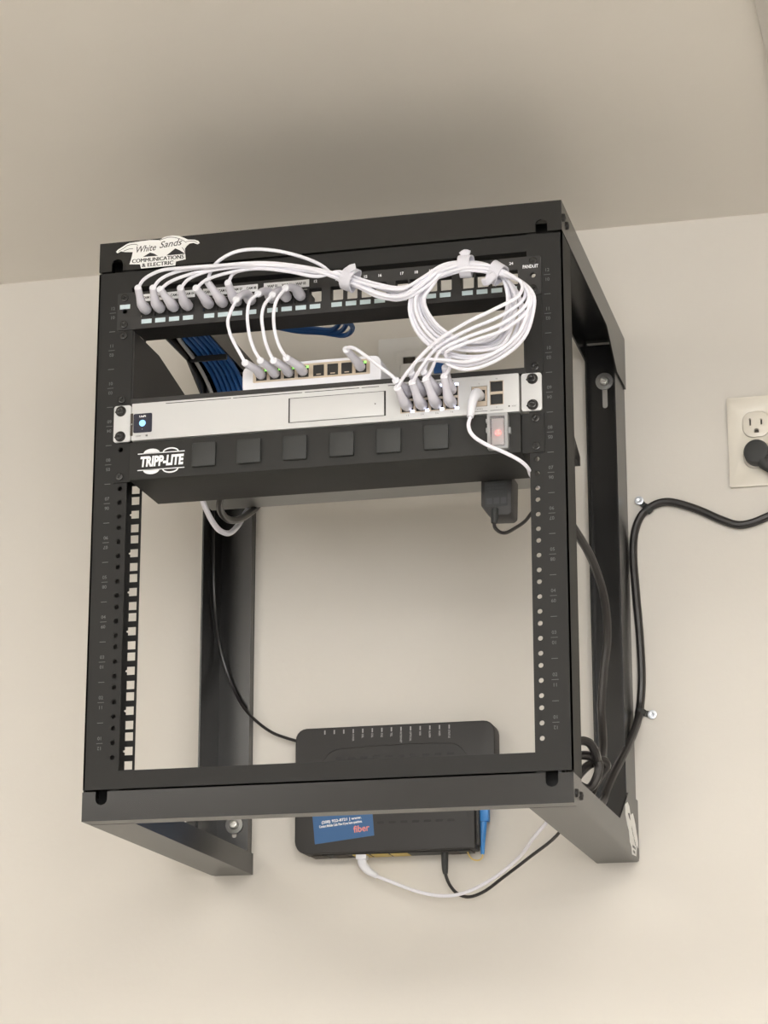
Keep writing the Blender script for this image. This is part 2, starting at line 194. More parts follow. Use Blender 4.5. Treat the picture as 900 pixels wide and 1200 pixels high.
class MB:
    def __init__(s): s.v = []; s.f = []
    def add(s, v, f, fn=None):
        n = len(s.v); s.v += [fn(*q) if fn else tuple(q) for q in v]; s.f += [tuple(i+n for i in q) for q in f]; return s
    def box(s, x0, x1, y0, y1, z0, z1):
        v = [(x, y, z) for x in (x0, x1) for y in (y0, y1) for z in (z0, z1)]
        return s.add(v, [(0, 1, 3, 2), (4, 6, 7, 5), (0, 4, 5, 1), (2, 3, 7, 6), (0, 2, 6, 4), (1, 5, 7, 3)])
    def prism(s, poly, fn, t0, t1):
        n = len(poly); v = [(a, b, t0) for a, b in poly]+[(a, b, t1) for a, b in poly]
        f = [tuple(range(n))[::-1], tuple(range(n, 2*n))]+[(i, (i+1) % n, (i+1) % n+n, i+n) for i in range(n)]
        return s.add(v, f, fn)
    def plate(s, outer, holes, fn, t0, t1):
        cu = bpy.data.curves.new('tmp', 'CURVE'); cu.dimensions = '2D'; cu.fill_mode = 'BOTH'; cu.extrude = (t1-t0)/2
        for poly in [outer]+list(holes):
            sp = cu.splines.new('POLY'); sp.points.add(len(poly)-1); sp.use_cyclic_u = True
            for p, q in zip(sp.points, poly): p.co = (q[0], q[1], 0, 1)
        v, f = curve_mesh(cu); m = (t0+t1)/2
        return s.add([(a, b, t+m) for a, b, t in v], f, fn)
    def text(s, body, size, a, b, fn, rot=0, align='CENTER', shear=0, bold=0, width=None, th=0.15):
        cu = bpy.data.curves.new('tmp', 'FONT'); cu.body = body; cu.size = size; cu.align_x = align; cu.align_y = 'CENTER'
        cu.shear = shear; cu.offset = bold*size; cu.extrude = th/2; cu.resolution_u = 3
        v, f = curve_mesh(cu)
        if not v: return s
        k = 1.0
        if width: k = width/(max(q[0] for q in v)-min(q[0] for q in v))
        ca, sa = math.cos(math.radians(rot)), math.sin(math.radians(rot))
        return s.add([(a+x*k*ca-y*sa, b+x*k*sa+y*ca, t) for x, y, t in v], f, fn)
    def tube(s, P, r, n=8, smooth=6, flat=None):
        if smooth:
            if not isinstance(r, (int, float)):
                m = len(P); rs = []
                for i in range((m-1)*smooth+1):
                    t = i/smooth; k = min(int(t), m-2); rs.append(r[k]+(r[k+1]-r[k])*(t-k))
                r = rs
            P = crom(P, smooth)
        P = [Vector(q) for q in P]; m = len(P)
        if isinstance(r, (int, float)): r = [r]*m
        T = [(P[min(i+1, m-1)]-P[max(i-1, 0)]).normalized() for i in range(m)]
        u = T[0].orthogonal().normalized()
        if flat: u = (Vector(flat)-T[0]*T[0].dot(Vector(flat))).normalized()
        v = []
        for i in range(m):
            u = (u-T[i]*u.dot(T[i])).normalized(); w = T[i].cross(u)
            for k in range(n):
                t = 2*math.pi*k/n; c = P[i]+(u*math.cos(t)*(1 if not flat else 0.45)+w*math.sin(t))*r[i]; v.append(tuple(c))
        f = [(i*n+k, i*n+(k+1) % n, (i+1)*n+(k+1) % n, (i+1)*n+k) for i in range(m-1) for k in range(n)]
        f += [tuple(range(n))[::-1], tuple(range((m-1)*n, m*n))]
        return s.add(v, f)
    def lathe(s, prof, c, axis='-y', n=20):    # prof: (radius, distance along axis)
        v = []; 
        for r, h in prof:
            for k in range(n):
                t = 2*math.pi*k/n; a, b = r*math.cos(t), r*math.sin(t)
                v.append({'-y': (c[0]+a, c[1]-h, c[2]+b), 'x': (c[0]+h, c[1]+a, c[2]+b), '-z': (c[0]+a, c[1]+b, c[2]-h), 'z': (c[0]+a, c[1]-b, c[2]+h)}[axis])
        m = len(prof)
        f = [(i*n+k, i*n+(k+1) % n, (i+1)*n+(k+1) % n, (i+1)*n+k) for i in range(m-1) for k in range(n)]
        f += [tuple(range(n))[::-1], tuple(range((m-1)*n, m*n))]
        return s.add(v, f)
    def build(s, name, m, parent=None, loc=None, bevel=0, seg=2, smooth=True, label=None):
        if parent is not None: o0 = ORG[parent]
        else: o0 = Vector(loc) if loc else Vector((0, 0, 0))
        me = bpy.data.meshes.new(name)
        me.from_pydata([((q[0]-o0[0])*S, (q[1]-o0[1])*S, (q[2]-o0[2])*S) for q in s.v], [], s.f)
        bm = bmesh.new(); bm.from_mesh(me); bmesh.ops.remove_doubles(bm, verts=bm.verts, dist=1e-6)
        bmesh.ops.recalc_face_normals(bm, faces=bm.faces)
        if bevel:
            ed = [e for e in bm.edges if len(e.link_faces) == 2 and e.calc_face_angle(0) > 0.5]
            bmesh.ops.bevel(bm, geom=ed, offset=bevel*S, segments=seg, profile=0.5, affect='EDGES', clamp_overlap=True)
        bm.to_mesh(me); bm.free()
        if smooth:
            for q in me.polygons: q.use_smooth = True
            me.set_sharp_from_angle(angle=math.radians(35))
        me.materials.append(M[m])
        o = bpy.data.objects.new(name, me); COL.objects.link(o); ORG[o] = o0
        if parent is not None: o.parent = parent
        else: o.location = W(*o0)
        if label: o['label'] = label
        return o
MESHES = {}
def shared(key, maker, m, bevel=0):
    if key not in MESHES:
        o = maker().build(key, m, None, (0, 0, 0), bevel); MESHES[key] = o.data; bpy.data.objects.remove(o)
    return MESHES[key]
def place(name, me, parent, loc, rot=None):
    o = bpy.data.objects.new(name, me); COL.objects.link(o); o.parent = parent
    o.location = (Vector(loc)-ORG[parent])*S
    if rot: o.rotation_euler = rot
    ORG[o] = Vector(loc); return o
def m_screw(r=4.3):
    b = MB(); cross = [(-.5, -2), (.5, -2), (.5, -.5), (2, -.5), (2, .5), (.5, .5), (.5, 2), (-.5, 2), (-.5, .5), (-2, .5), (-2, -.5), (-.5, -.5)]
    b.plate(disc(0, 0, r, 16), [[(x*r/4.3, z*r/4.3) for x, z in cross]], FRONT(0), 0.8, 2.0); b.lathe([(r, 0), (r, 0.8)], (0, 0, 0), n=16)
    return b
def screw(parent, x, y, z, name='screw', m='screw', r=4.3): return place(name, shared('screw_%s_%g' % (m, r), lambda: m_screw(r), m, 0.25), parent, (x, y, z), (0, random.uniform(0, 1.5), 0))

# ------------------------------------------------------------------ the room
def struct(o): o['kind'] = 'structure'; return o
struct(MB().box(-2300, 2300, D, D+120, -1950, CEIL+60).build('wall_back', 'wall', None, (0, D, -1950), smooth=False))
struct(MB().box(-2420, -2300, -4200, D+120, -1950, CEIL+60).build('wall_left', 'wall', None, (-2300, 0, -1950), smooth=False))
struct(MB().box(2300, 2420, -4200, D+120, -1950, CEIL+60).build('wall_right', 'wall', None, (2300, 0, -1950), smooth=False))
WX0, WX1, WZ0, WZ1 = 50, 2250, -700, 620
struct(MB().plate(rect(-2420, 2420, -1950, CEIL+60), [rect(WX0, WX1, WZ0, WZ1)], lambda a, b, t: (a, t, b), -4320, -4200).build('wall_front', 'wall', None, (0, -4200, -1950), smooth=False))
win = struct(MB().plate(rect(WX0, WX1, WZ0, WZ1), [rect(WX0+50+i*550, WX0+500+i*550, WZ0+50, WZ1-50) for i in range(4)], lambda a, b, t: (a, t, b), -4260, -4190).build('window_1', 'white', None, (1150, -4200, WZ0)))  # unseen window added to throw soft frontal light on rack and wall
for i in range(4): MB().box(WX0+40+i*550, WX0+510+i*550, -4250, -4246, WZ0+40, WZ1-40).build('blind', 'daylight', win)
struct(MB().box(-2420, 2420, -4320, D+120, -2010, -1950).build('floor', 'floor', None, (0, 0, -1950), smooth=False))
struct(MB().box(-2420, 2420, -4320, D+120, CEIL, CEIL+60).build('ceiling', 'ceil', None, (0, 0, CEIL), smooth=False))
struct(MB().box(491, 560, -3600, D, CEIL-9, CEIL).build('trim_1', 'wall', None, (491, 0, CEIL-9), bevel=2))
for i, (lx, ly) in enumerate(LAMP_SPOTS):  # unseen lamps added behind the camera; pendant form chosen to light ceiling and wall
    t = thing('pendant_light', ['long linear pendant light over the left side, nearer the rack wall', 'long linear pendant light over the right side, nearer the rack wall', 'long linear pendant light at the rear right of the room'][i], 'pendant light', (lx, ly, CEIL), 'linear pendant lights')
    zc = CEIL-140
    for e in (-1, 1):
        MB().lathe([(45, 0), (45, 18), (6, 22), (6, 142)], (lx+e*420, ly, CEIL), '-z', 16).build('suspension_rod', 'white', t)
        MB().prism([(ly-155, zc-2), (ly-155, zc-60), (ly-122, zc-98), (ly+122, zc-98), (ly+155, zc-60), (ly+155, zc-2)], lambda a, b, c: (lx+e*595+e*c, a, b), 0, 14).build('end_cap', 'white', t)
    MB().box(lx-595, lx+595, ly-40, ly+40, zc-2, zc+4).build('spine', 'white', t)
    MB().prism([(ly-150, zc-2), (ly-150, zc-58), (ly-120, zc-93), (ly+120, zc-93), (ly+150, zc-58), (ly+150, zc-2)], lambda a, b, c: (c, a, b), lx-595, lx+595).build('diffuser', 'lamp', t)

# ------------------------------------------------------------------ the open-frame wall rack
HW, XI, U = 264.5, 225.0, 44.45
ZB, ZT = -61.2, 595.6
rack = thing('equipment_rack', 'black steel open-frame equipment rack bolted to the beige wall', 'rack', (0, 200, -61))
holes_z = [u*U+d for u in range(12) for d in (6.35, 22.225, 38.1)]
for s in (-1, 1):
    b = MB()
    X = lambda x: s*x
    lo, hi = (X(HW), X(XI)) if s < 0 else (X(XI), X(HW))
    b.plate(rect(lo, hi, -27.5, 559), [disc(s*232.55, z, 2.75, 10) for z in holes_z], FRONT(0), -2, 0)
    sq = []
    for k, z in enumerate(holes_z):
        c = s*232.0 if s < 0 else 234.5; q = [(c-4.75, z-4.75), (c+4.75, z-4.75), (c+4.75, z+4.75), (c-4.75, z+4.75)]
        if k % 3 == 1: q += [(c-4.75, z+1.5), (c-6.6, z+0.8), (c-6.6, z-0.8), (c-4.75, z-1.5)]
        sq.append(q)
    b.plate(rect(lo, hi, -27.5, 559) if s < 0 else rect(226.8, hi, -27.5, 559), sq, FRONT(51), 0, 2)
    x0, x1 = sorted((s*HW, s*(HW-2)))
    b.box(x0, x1, 0, 50, -27.5, 559); b.box(x0, x1, 2, 46, -29.9, -27.5)
    post = b.build('front_post', 'post', rack, bevel=0)
    t = MB()
    for u in range(12):
        z = u*U+U/2
        t.text('%02d' % (u+1), 5.2, s*247.2, z+5.2, FRONT(0), bold=0.01, th=.3); t.text('%02d' % (12-u), 5.2, s*247.2, z-5.2, FRONT(0), rot=180, bold=0.01, th=.3)
        t.prism(rect(s*247.2-3.6, s*247.2+3.6, z-.3, z+.3), FRONT(0), 0, .15)
        if u: t.prism(rect(s*247.2-3.4, s*247.2+3.4, u*U-.35, u*U+.35), FRONT(0), 0, .15)
    t.build('unit_numbers', 'mark', post, smooth=False, label='small grey rack unit numbers')
b = MB(); b.box(-XI, XI, 0, 2, -27.5, -8); b.box(-XI, XI, 2, 30, -10, -8); b.box(-235.2, 235.2, 2, 4, -42, -25); b.box(-XI, XI, 2, 4, -29, -10); b.build('crossmember', 'post', rack)
b = MB(); b.box(-XI, XI, 0, 2, 540, 559); b.box(-XI, XI, 2, 30, 540, 542); b.box(-235.2, 235.2, 2, 4, 556, 572); b.box(-XI, XI, 2, 4, 542, 561); b.build('crossmember', 'post', rack)
# front bars with slotted notches
def bar(z0, z1, up):
    nt = []
    ze = z1 if up else z0; sg = -1 if up else 1
    n = []
    for cx in (-243, 242):
        arc = [(cx+6.6*math.cos(math.radians(a)), ze+sg*(8+6.4*math.sin(math.radians(a)))) for a in (180, 155, 130, 90, 50, 25, 0)]
        n.append([(cx-6.6, ze)]+arc+[(cx+6.6, ze)])
    oth = z0 if up else z1
    poly = [(-HW, oth), (-HW, ze)]+n[0]+n[1]+[(HW, ze), (HW, oth)]
    b = MB(); b.plate(poly, [], FRONT(-1), -2, 0)
    zf = z0 if up else z1-2
    b.box(-HW+2, HW-2, 1, 24, zf, zf+2)
    return b
for z0, z1 in ((-59, -15), (559, 589)):
    for x0, x1 in ((-262.4, -226), (226, 262.4)): MB().box(x0, x1, 44, 46, z0, z1).build('bar_stiffener', 'dark', rack)  # dark plates added to put shade behind the bar notches
bar(ZB, -30, True).build('bottom_bar', 'rack', rack)
topbar = bar(561, ZT, False).build('top_bar', 'rack', rack)
for s in (-1, 1):
    for top in (0, 1):
        b = MB()
        x0, x1 = sorted((s*HW, s*(HW-2)))
        if not top:
            prof = [(1, ZB), (D-.5-6, ZB), (D-.5, ZB+6), (D-.5, 12), (384, 10), (311, -31), (50, -33), (46, -30), (1, -30)]
            zf0, zf1 = ZB, ZB+2; l0, l1 = ZB, -35
        else:
            prof = [(1, ZT), (D-.5, ZT), (D-.5, 529), (449, 530), (386, 566-38), (311, 562), (1, 561)]
            zf0, zf1 = ZT-2, ZT; l0, l1 = 570, ZT
        b.plate(prof, [], SIDE(x0), 0, 2)
        a0, a1 = sorted((s*(HW-2), s*215.5)); b.box(a0, a1, 22, D-.5, zf0, zf1)
        i0, i1 = sorted((s*213.5, s*215.5)); b.box(i0, i1, 22, D-.5, l0, l1)
        arm = b.build('top_arm' if top else 'bottom_arm', 'rack', rack)
        for yy, zz in (((10, 579), (31, 578)) if top else ((15, -49), (41, -48))):
            if s > 0: place('bolt', shared('bolt', lambda: MB().lathe([(4.5, 0), (4.5, 1.6), (3.2, 2.6), (2, 2.6), (1.8, 1.2)], (0, 0, 0), 'x', 14), 'cup'), arm, (HW, yy, zz))
    # wall rails
    b = MB()
    a0, a1 = sorted((s*(HW-2.2), s*216))
    slots = [rr(s*238-3.2, s*238+3.2, 506, 548, 3.1, 3)]+([rr(s*238-3.2, s*238+3.2, -15, 8, 3.1, 3)] if s < 0 else [])
    b.plate(rect(a0, a1, -58, 590), slots, FRONT(D-.4), 0, 2)
    f0, f1 = sorted((s*(HW-2.2), s*(HW-4.2))); b.box(f0, f1, 382, D-.4, -58, 590)
    i0, i1 = sorted((s*216, s*218)); b.box(i0, i1, D-17, D-.4, -58, 590)
    rail = b.build('wall_rail', 'rack', rack)
    for z in ((541, 1) if s < 0 else (541,)):
        w = place('washer', shared('washer', lambda: MB().plate(disc(0, 0, 11.2, 24), [disc(0, 0, 4, 12)], FRONT(0), 0, 1.8), 'washer', 0.4), rail, (s*238, D-2.4, z))
        place('lag_bolt', shared('lag', lambda: MB().plate(disc(0, 0, 5.2, 6), [disc(0, 0, 1.8, 8)], FRONT(0), 2, 4.5).lathe([(6.2, 0), (6.2, .8), (5.2, 2)], (0, 0, 0)), 'steel', .3), rail, (s*238, D-4.2, z))
# sticker on the top bar
sk = MB().plate([(p[0], p[2]) for p in STICKER], [], FRONT(-1), 0, .4).build('sticker', 'stick', topbar, label='white contractor sticker with dune outline')
# one level deeper is the limit, so the print joins the sticker's rack part
t = MB()
t.text('White', 11, -210.5, 584.4, FRONT(-1.4), rot=3, shear=.4, width=23, bold=.004); t.text('Sands', 11, -181, 587.6, FRONT(-1.4), rot=3, shear=.4, width=27, bold=.004)
for dx in (-.22, .22):
    t.text('COMMUNICATIONS', 6.4, -195+dx, 570.6, FRONT(-1.4), width=61); t.text('& ELECTRIC', 6.4, -195+dx, 564.6, FRONT(-1.4), width=37)
for h in STICKER_HILLS: t.prism([(p[0], p[2]) for p in h], FRONT(-1.4), 0, .12)
for h in STICKER_LINES: t.tube([(p[0], -1.5, p[2]) for p in h], .3, 5, 3)
t.build('sticker_print', 'ink', topbar, smooth=False, label='black lettering and dune lines of the sticker')
# small sticker on the lower right arm
armR = [o for o in rack.children if o.name.startswith('bottom_arm')][-1]
MB().plate([(356, -8), (372, -3), (384, -6), (394, -16), (404, -12), (414, -10), (430, -20), (448, -38), (450, -46), (438, -44), (432, -58), (400, -60), (396, -52), (384, -48), (378, -36), (366, -30), (354, -20)], [], SIDE(HW), 0, .4).build('sticker', 'stick', armR)
t = MB(); f = SIDE(HW+.4)
t.text('White Sands', 6, 412, -37, f, rot=-30, shear=.3, width=34, bold=.01); t.text('COMMUNICATIONS', 4, 414, -50, f, bold=.03, width=26); t.text('& ELECTRIC', 4, 413, -55.5, f, bold=.03, width=18)
t.prism([(372, -16), (384, -14), (390, -22), (380, -20)], f, 0, .1)
t.build('sticker_print', 'ink', armR, smooth=False)

# ------------------------------------------------------------------ patch panel
pan = thing('patch_bay', 'black 24-port patch panel with pale blue port labels at the rack top', 'patch panel', (0, 15, 489))
PX = [-206.1+73.2*g+16.2*k for g in range(6) for k in range(4)]
b = MB()
b.plate(rr(-241, 241, 489, 533, 2), [rr(x-7.2, x+7.2, 502.5, 519, 1) for x in PX]+[disc(s*232, z, 3, 10) for s in (-1, 1) for z in (511.2,)], FRONT(0), 0, 2)
b.box(-222, 222, 0, 38, 489, 491)
b.build('faceplate', 'panel', pan)
b = MB()
for x in PX[:11]: b.box(x-7.4, x+7.4, 1, 30, 502, 519.5)
for i, x in enumerate(PX):
    if i >= 11:
        o = MB().plate(rect(x-8, x+8, 501.8, 519.8), [rect(x-6.9, x+6.9, 502.8, 518.7)], FRONT(0), -9, -.2)
        o.build('port_frame', 'panel', pan)
for x in PX[:11]: MB().box(x-7, x+7, .5, 30, 502.7, 518.8).build('jack', 'dark', pan)
for x in PX: place('port_label', shared('port_label', lambda: MB().box(-6, 6, -.6, 0, -2.6, 2.6), 'label', .2), pan, (x, -2, 497.2))
place('port_label', MESHES['port_label'], pan, (-232, -2, 516.5))
for x0, x1, n0, w in ((-213, -150, 0, 'CAM'), (-140.5, -77, 4, 'CAM'), (-70, -18, 8, 'WAP')):
    st = MB().box(x0, x1, -2.6, -2, 521, 529.5).build('label_strip', 'paper', pan)
    t = MB()
    for k in range(3 if w == 'WAP' else 4): t.text('%s %02d' % (w, (n0 % 8)+k+1), 4.2, PX[n0+k]+(0 if n0 else 1), 525.2, FRONT(-2.6), bold=.03, width=11.5)
    t.build('lettering', 'ink', st, smooth=False)
t = MB()
for k in range(11, 24): t.text('%d' % (k+1), 4.4, PX[k], 526.6, FRONT(-2), bold=.03)
t.text('PANDUIT', 5.4, 229.5, 521.3, FRONT(-2), bold=.03, width=17)
t.build('lettering', 'whiteink', pan, smooth=False)
for s in (-1, 1):
    for z in (527.0, 495.3): screw(pan, s*232.4, -2, z)

# ------------------------------------------------------------------ cantilever shelf
sh = thing('rack_shelf', 'black cantilever rack shelf carrying the white network switch', 'shelf', (0, 180, 400))
MB().box(-222, 222, 0, 352, 400.8, 402.6).build('deck', 'panel', sh)
MB().box(-222, 222, -1.5, .5, 400.8, 407).build('front_lip', 'panel', sh)
for s in (-1, 1):
    x0, x1 = sorted((s*222, s*220.4))
    MB().plate([(0, 402), (352, 402), (352, 412), (338, 417), (181, 470), (84, 487), (0, 487)], [], SIDE(x0), 0, 1.6).build('side_plate', 'panel', sh)
    a0, a1 = sorted((s*222, s*241)); MB().plate(rr(a0, a1, 400.8, 488.5, 1.5), [], FRONT(0), 0, 1.6).build('ear', 'post', sh)
    for z in (482.2, 407): screw(sh, s*232.4, -1.6, z)

# ------------------------------------------------------------------ white switch on the shelf
sw = thing('network_switch', 'small white eight-port network switch on the rack shelf', 'network switch', (-16, 55, 403))
SX0, SX1, SZ0, SZ1 = -95.5, 62, 404, 437.5
MB().prism(rr(SX0, SX1, SZ0, SZ1, 9, 5), lambda a, b, t: (a, t, b), 5, 105).build('body', 'switch', sw, bevel=1.2)
SPX = [-73.5+15.9*k+(1.5 if k > 3 else 0) for k in range(8)]
fr = MB().plate(rr(-83, 49.5, 416.5, 433.8, 1), [rect(x-6.2, x+6.2, 418.5, 431.5) for x in SPX], FRONT(5), 0, .7).build('port_frame', 'portmetal', sw)
for k, x in enumerate(SPX):
    p = MB().plate(rect(x-6.1, x+6.1, 418.6, 431.4), [], FRONT(5), 0, .25).build('port', 'dark', sw)
    MB().box(x-2.6, x+2.6, 4.4, 4.8, 420.2, 421.2).build('contacts', 'portmetal', p)
    if k in (0, 1, 2, 3, 7): MB().box(x+3.6, x+6, 4.1, 4.8, 429, 431.4).build('status_light', 'ledg', p)
for x in (-80, 47):
    MB().lathe([(6, 0), (5, 1.6)], (x, 18, 404), '-z').build('foot', 'rubber', sw); MB().lathe([(6, 0), (5, 1.6)], (x, 92, 404), '-z').build('foot', 'rubber', sw)

# ------------------------------------------------------------------ white rack router
ro = thing('rack_router', 'white rack-mounted router with small square display below the shelf', 'router', (0, 130, 357))
MB().box(-219, 215.5, -1, 285, 357.2, 399.4).build('chassis', 'alu', ro)
face = MB().plate(rr(-219.4, 215.2, 357.6, 400.2, 1), [rect(85.5, 149.5, 365, 395), rect(163.5, 181, 366, 389), rect(183.5, 198.5, 366.5, 393.8)], FRONT(-1), 0, 4).build('faceplate', 'white', ro, bevel=.3)
for s in (-1, 1):
    a0, a1 = (-241, -221) if s < 0 else (217.4, 239.5)
    MB().plate(rr(a0, a1, 357.6, 399.8, 3), [], FRONT(0), 0, 3).build('ear', 'white', ro, bevel=.4)
    for z in (364, 393.2):
        xs = -232.8 if s < 0 else 229.6
        place('cup_washer', shared('cup', lambda: MB().lathe([(6, 0), (6, 1), (4.6, 2.2)], (0, 0, 0)).prism([(-3, -3.5), (-6.8, -1.2), (-6.8, -.2), (-3, 2)], FRONT(0), 0, 1), 'cup'), ro, (xs, -3, z)); screw(ro, xs, -5, z)
dis = MB().plate(rr(-217, -195.5, 366, 388, 1.6), [], FRONT(-5), 0, .6).build('display', 'screen', ro)
MB().plate(disc(-206.5, 376.8, 3.7, 20), [], FRONT(-5.6), 0, .2).build('dot', 'glow', dis)
t = MB(); t.text('UniFi', 3, -206.5, 384.6, FRONT(-5.6), width=7.5, bold=.03); t.text('-', 3, -206.5, 370, FRONT(-5.6)); t.build('lettering', 'whiteink', dis, smooth=False)
MB().plate(rr(-220.6, -217.6, 363, 389, 1), [disc(-219.2, 376.5, 1)], FRONT(-5), 0, .4).build('vent_slot', 'slot', ro)
t = MB(); t.text('UDM', 2.6, -211, 362.2, FRONT(-5), width=5.5); t.text('SE', 2.6, -201.5, 362.2, FRONT(-5), bold=.06); 
for k in range(4): t.text('%d %d' % (2*k+1, 2*k+2), 2.6, 93.4+16.2*k, 362.3, FRONT(-5))
t.text('9', 2.6, 172, 391.4, FRONT(-5)); t.text('WAN', 2.6, 172.5, 363, FRONT(-5)); t.text('10', 2.4, 191, 395.8, FRONT(-5)); t.text('11', 2.4, 191, 363.7, FRONT(-5)); t.text('RESET', 2, 209.8, 363.8, FRONT(-5))
t.build('lettering', 'mark', ro, smooth=False)
bay = MB().plate(rect(-37.6, 67.6, 364.6, 391.4), [], FRONT(-5), 0, .8).build('drive_bay', 'white', ro, bevel=.2)
g = MB().plate(rect(-39.4, 69.6, 363.9, 392.1), [rect(-37.7, 67.7, 364.4, 391.6)], FRONT(-5), 0, .15).build('bay_groove', 'ink', ro, smooth=False)
MB().lathe([(.7, 0), (.7, .3)], (58, -5.7, 378)).build('bay_light', 'ink', bay)
for a0, a1 in ((-180, -105), (-102.5, -24), (-21, 40), (42.6, 62), (72, 144)):
    MB().box(a0, a1, -5.15, -4.9, 397.3, 398.0).build('vent_slit', 'ink', ro)
MB().plate(rect(85.5, 149.5, 365, 395), [rect(x-6.6, x+6.6, z-6.2, z+6.2) for x in [93.4+16.2*k for k in range(4)] for z in (372.5, 387.3)], FRONT(-3), 0, 1.6).build('port_frame', 'portmetal', ro)
RPX = [93.4+16.2*k for k in range(4)]
for z in (372.5, 387.3):
    for x in RPX:
        p = MB().box(x-6.5, x+6.5, -3.2, -2.6, z-6.1, z+6.1).build('port', 'dark', ro)
        MB().box(x+3.6, x+7.4, -5.6, -4.6, (z-7.2 if z < 380 else z+4.6), (z-4.6 if z < 380 else z+7.2)).build('status_light', 'ledw', p)
p = MB().plate(rect(164, 180.5, 366.5, 388.5), [rect(166, 178.5, 372, 385)], FRONT(-3), 0, 1.6).build('port_frame', 'portmetal', ro)
MB().box(166.2, 178.3, -3.2, -2.6, 372.2, 384.8).build('port', 'dark', ro)
MB().plate(rect(183.6, 198.4, 366.6, 393.7), [rect(184.3, 197.7, 381.6, 393), rect(184.3, 197.7, 367.3, 378.6)], FRONT(-3), 0, 1.8).build('cage_frame', 'portmetal', ro)
for z in (387.3, 373): MB().box(184.4, 197.6, -3.3, -2.6, z-5.6, z+5.6).build('fibre_slot', 'dark', ro)
MB().box(164.5, 181, -5.2, -4.9, 360.3, 360.9).build('port_bar', 'mark', ro); MB().box(184, 198, -5.2, -4.9, 360.3, 360.9).build('port_bar', 'mark', ro)
MB().lathe([(.9, 0), (.9, .2)], (204.5, -5, 364)).build('reset_hole', 'ink', ro)

# ------------------------------------------------------------------ power strip
ps = thing('rack_power_strip', 'black rack-mount power strip with square outlet covers under the router', 'power strip', (0, 45, 312))
MB().box(-220.5, 216.5, -5, 93, 312, 355.5).build('housing', 'strip', ps, bevel=.8)
for s in (-1, 1):
    a0, a1 = sorted((s*(219.5 if s < 0 else 217.5), s*241)); MB().plate(rr(a0, a1, 311.6, 355.4, 1), [disc(s*232.4, 349, 3, 10)] if s < 0 else [], FRONT(0), 0, 2).build('ear', 'post', ps)
    for z in ((317.8,) if s < 0 else (349, 318.3)): screw(ps, s*232.4, -2, z)
for x in (-134, -83, -31, 21.3, 73.3, 125.6):
    c = MB().box(x-13.6, x+13.6, -9.5, -5, 321, 348.5).build('outlet_cover', 'rubber', ps, bevel=1.6)
t = MB(); f = FRONT(-5)
t.text('TRIPP-LITE', 15.5, -183.5, 331.6, f, bold=.05, shear=.12, width=50)
for z in (322.6, 341.4): t.prism(rect(-211, -157, z-.5, z+.5), f, 0, .2)
for cx in (-195, -173):
    for sg in (1, -1):
        arc = [(cx+9.5*math.cos(math.radians(a)), 332+sg*(9.4+5.2*math.sin(math.radians(a)))) for a in range(0, 181, 20)]
        arc2 = [(cx+8*math.cos(math.radians(a)), 332+sg*(9.4+(3.6 if cx > -180 else -.2)*math.sin(math.radians(a)))) for a in range(180, -1, -20)]
        t.plate(arc+arc2, [], f, 0, .2)
t.build('logo', 'whiteink', ps, smooth=False, label='white maker lettering between two lines')
cv = MB().box(183, 202.5, -12, -5.2, 316.5, 354).build('switch_cover', 'clear', ps, bevel=.8)
b = MB().plate(rr(181.8, 204, 315.5, 355.2, 1), [rr(184.8, 200.8, 318.5, 352, 1)], FRONT(-5), 0, 7.4); b.box(203.5, 206.5, -10, -5, 332.5, 339); b.box(180, 182.5, -10, -5, 335, 340); b.box(180, 182.5, -10, -5, 346, 350)
b.build('cover_rim', 'clearedge', cv)
MB().box(186, 199, -7.5, -5, 321, 350).build('rocker', 'greyplate', ps, bevel=.6)
MB().lathe([(2.6, 0), (2.6, .8), (1.6, 1.6)], (192.8, -7.4, 334)).build('pilot_lamp', 'red', ps)
for x, z in ((193, 0),): pass

# ------------------------------------------------------------------ patch cords
R_CORD = 1.95
def boot(parent, port, end, d=-1, r=(6.0, 6.5, 5.6, 4.3, 4.1), m='boot', droop=0):
    p, e = Vector(port), Vector(end)
    q1 = p+Vector((0, -8, 0)); q2 = p+Vector((0, -16, .5+droop*.3))
    o = MB().tube([p, q1, q2, q2.lerp(e, .45)+Vector((0, -1, droop)), e], r, 12, 5).build('boot', m, parent)
    MB().lathe([(3.4, -1), (4.0, 0), (4.0, 1.6), (2.4, 2.2)], e, '-y' , 12).build('collar', 'switch', o)
    return o
NAMES = ['CAM 01', 'CAM 02', 'CAM 03', 'CAM 04', 'CAM 05', 'CAM 06', 'CAM 07', 'CAM 08', 'WAP 01', 'WAP 02', 'WAP 03']
ORDER = ['at its far left port', 'at its second port from the left', 'at its third port from the left', 'at its fourth port, ending the first group', 'at the first port of its second group', 'and arching highest above the others', 'just left of the hanging short cords']
UZ, LZ = 387.3, 372.5
RPORT = [(RPX[0], LZ), (RPX[1], LZ), (RPX[2], LZ), (RPX[3], LZ), (RPX[1], UZ), (RPX[2], UZ), (RPX[3], UZ)]
ENDI = [0, 4, 1, 2, 5, 3, 6]
for i, P in enumerate(LONG_CORDS):
    t = thing('ethernet_cable', 'white coiled patch cord plugged into the panel %s' % ORDER[i], 'patch cord', (PX[i], -4, 511), 'long white patch cords tied in a coil')
    MB().tube(P, R_CORD, 8, 5).build('cord', 'cord', t)
    boot(t, (PX[i], -3, 510.5), P[0]); q = RPORT[ENDI[i]]
    boot(t, (q[0], -5, q[1]), P[-1], m='boot')
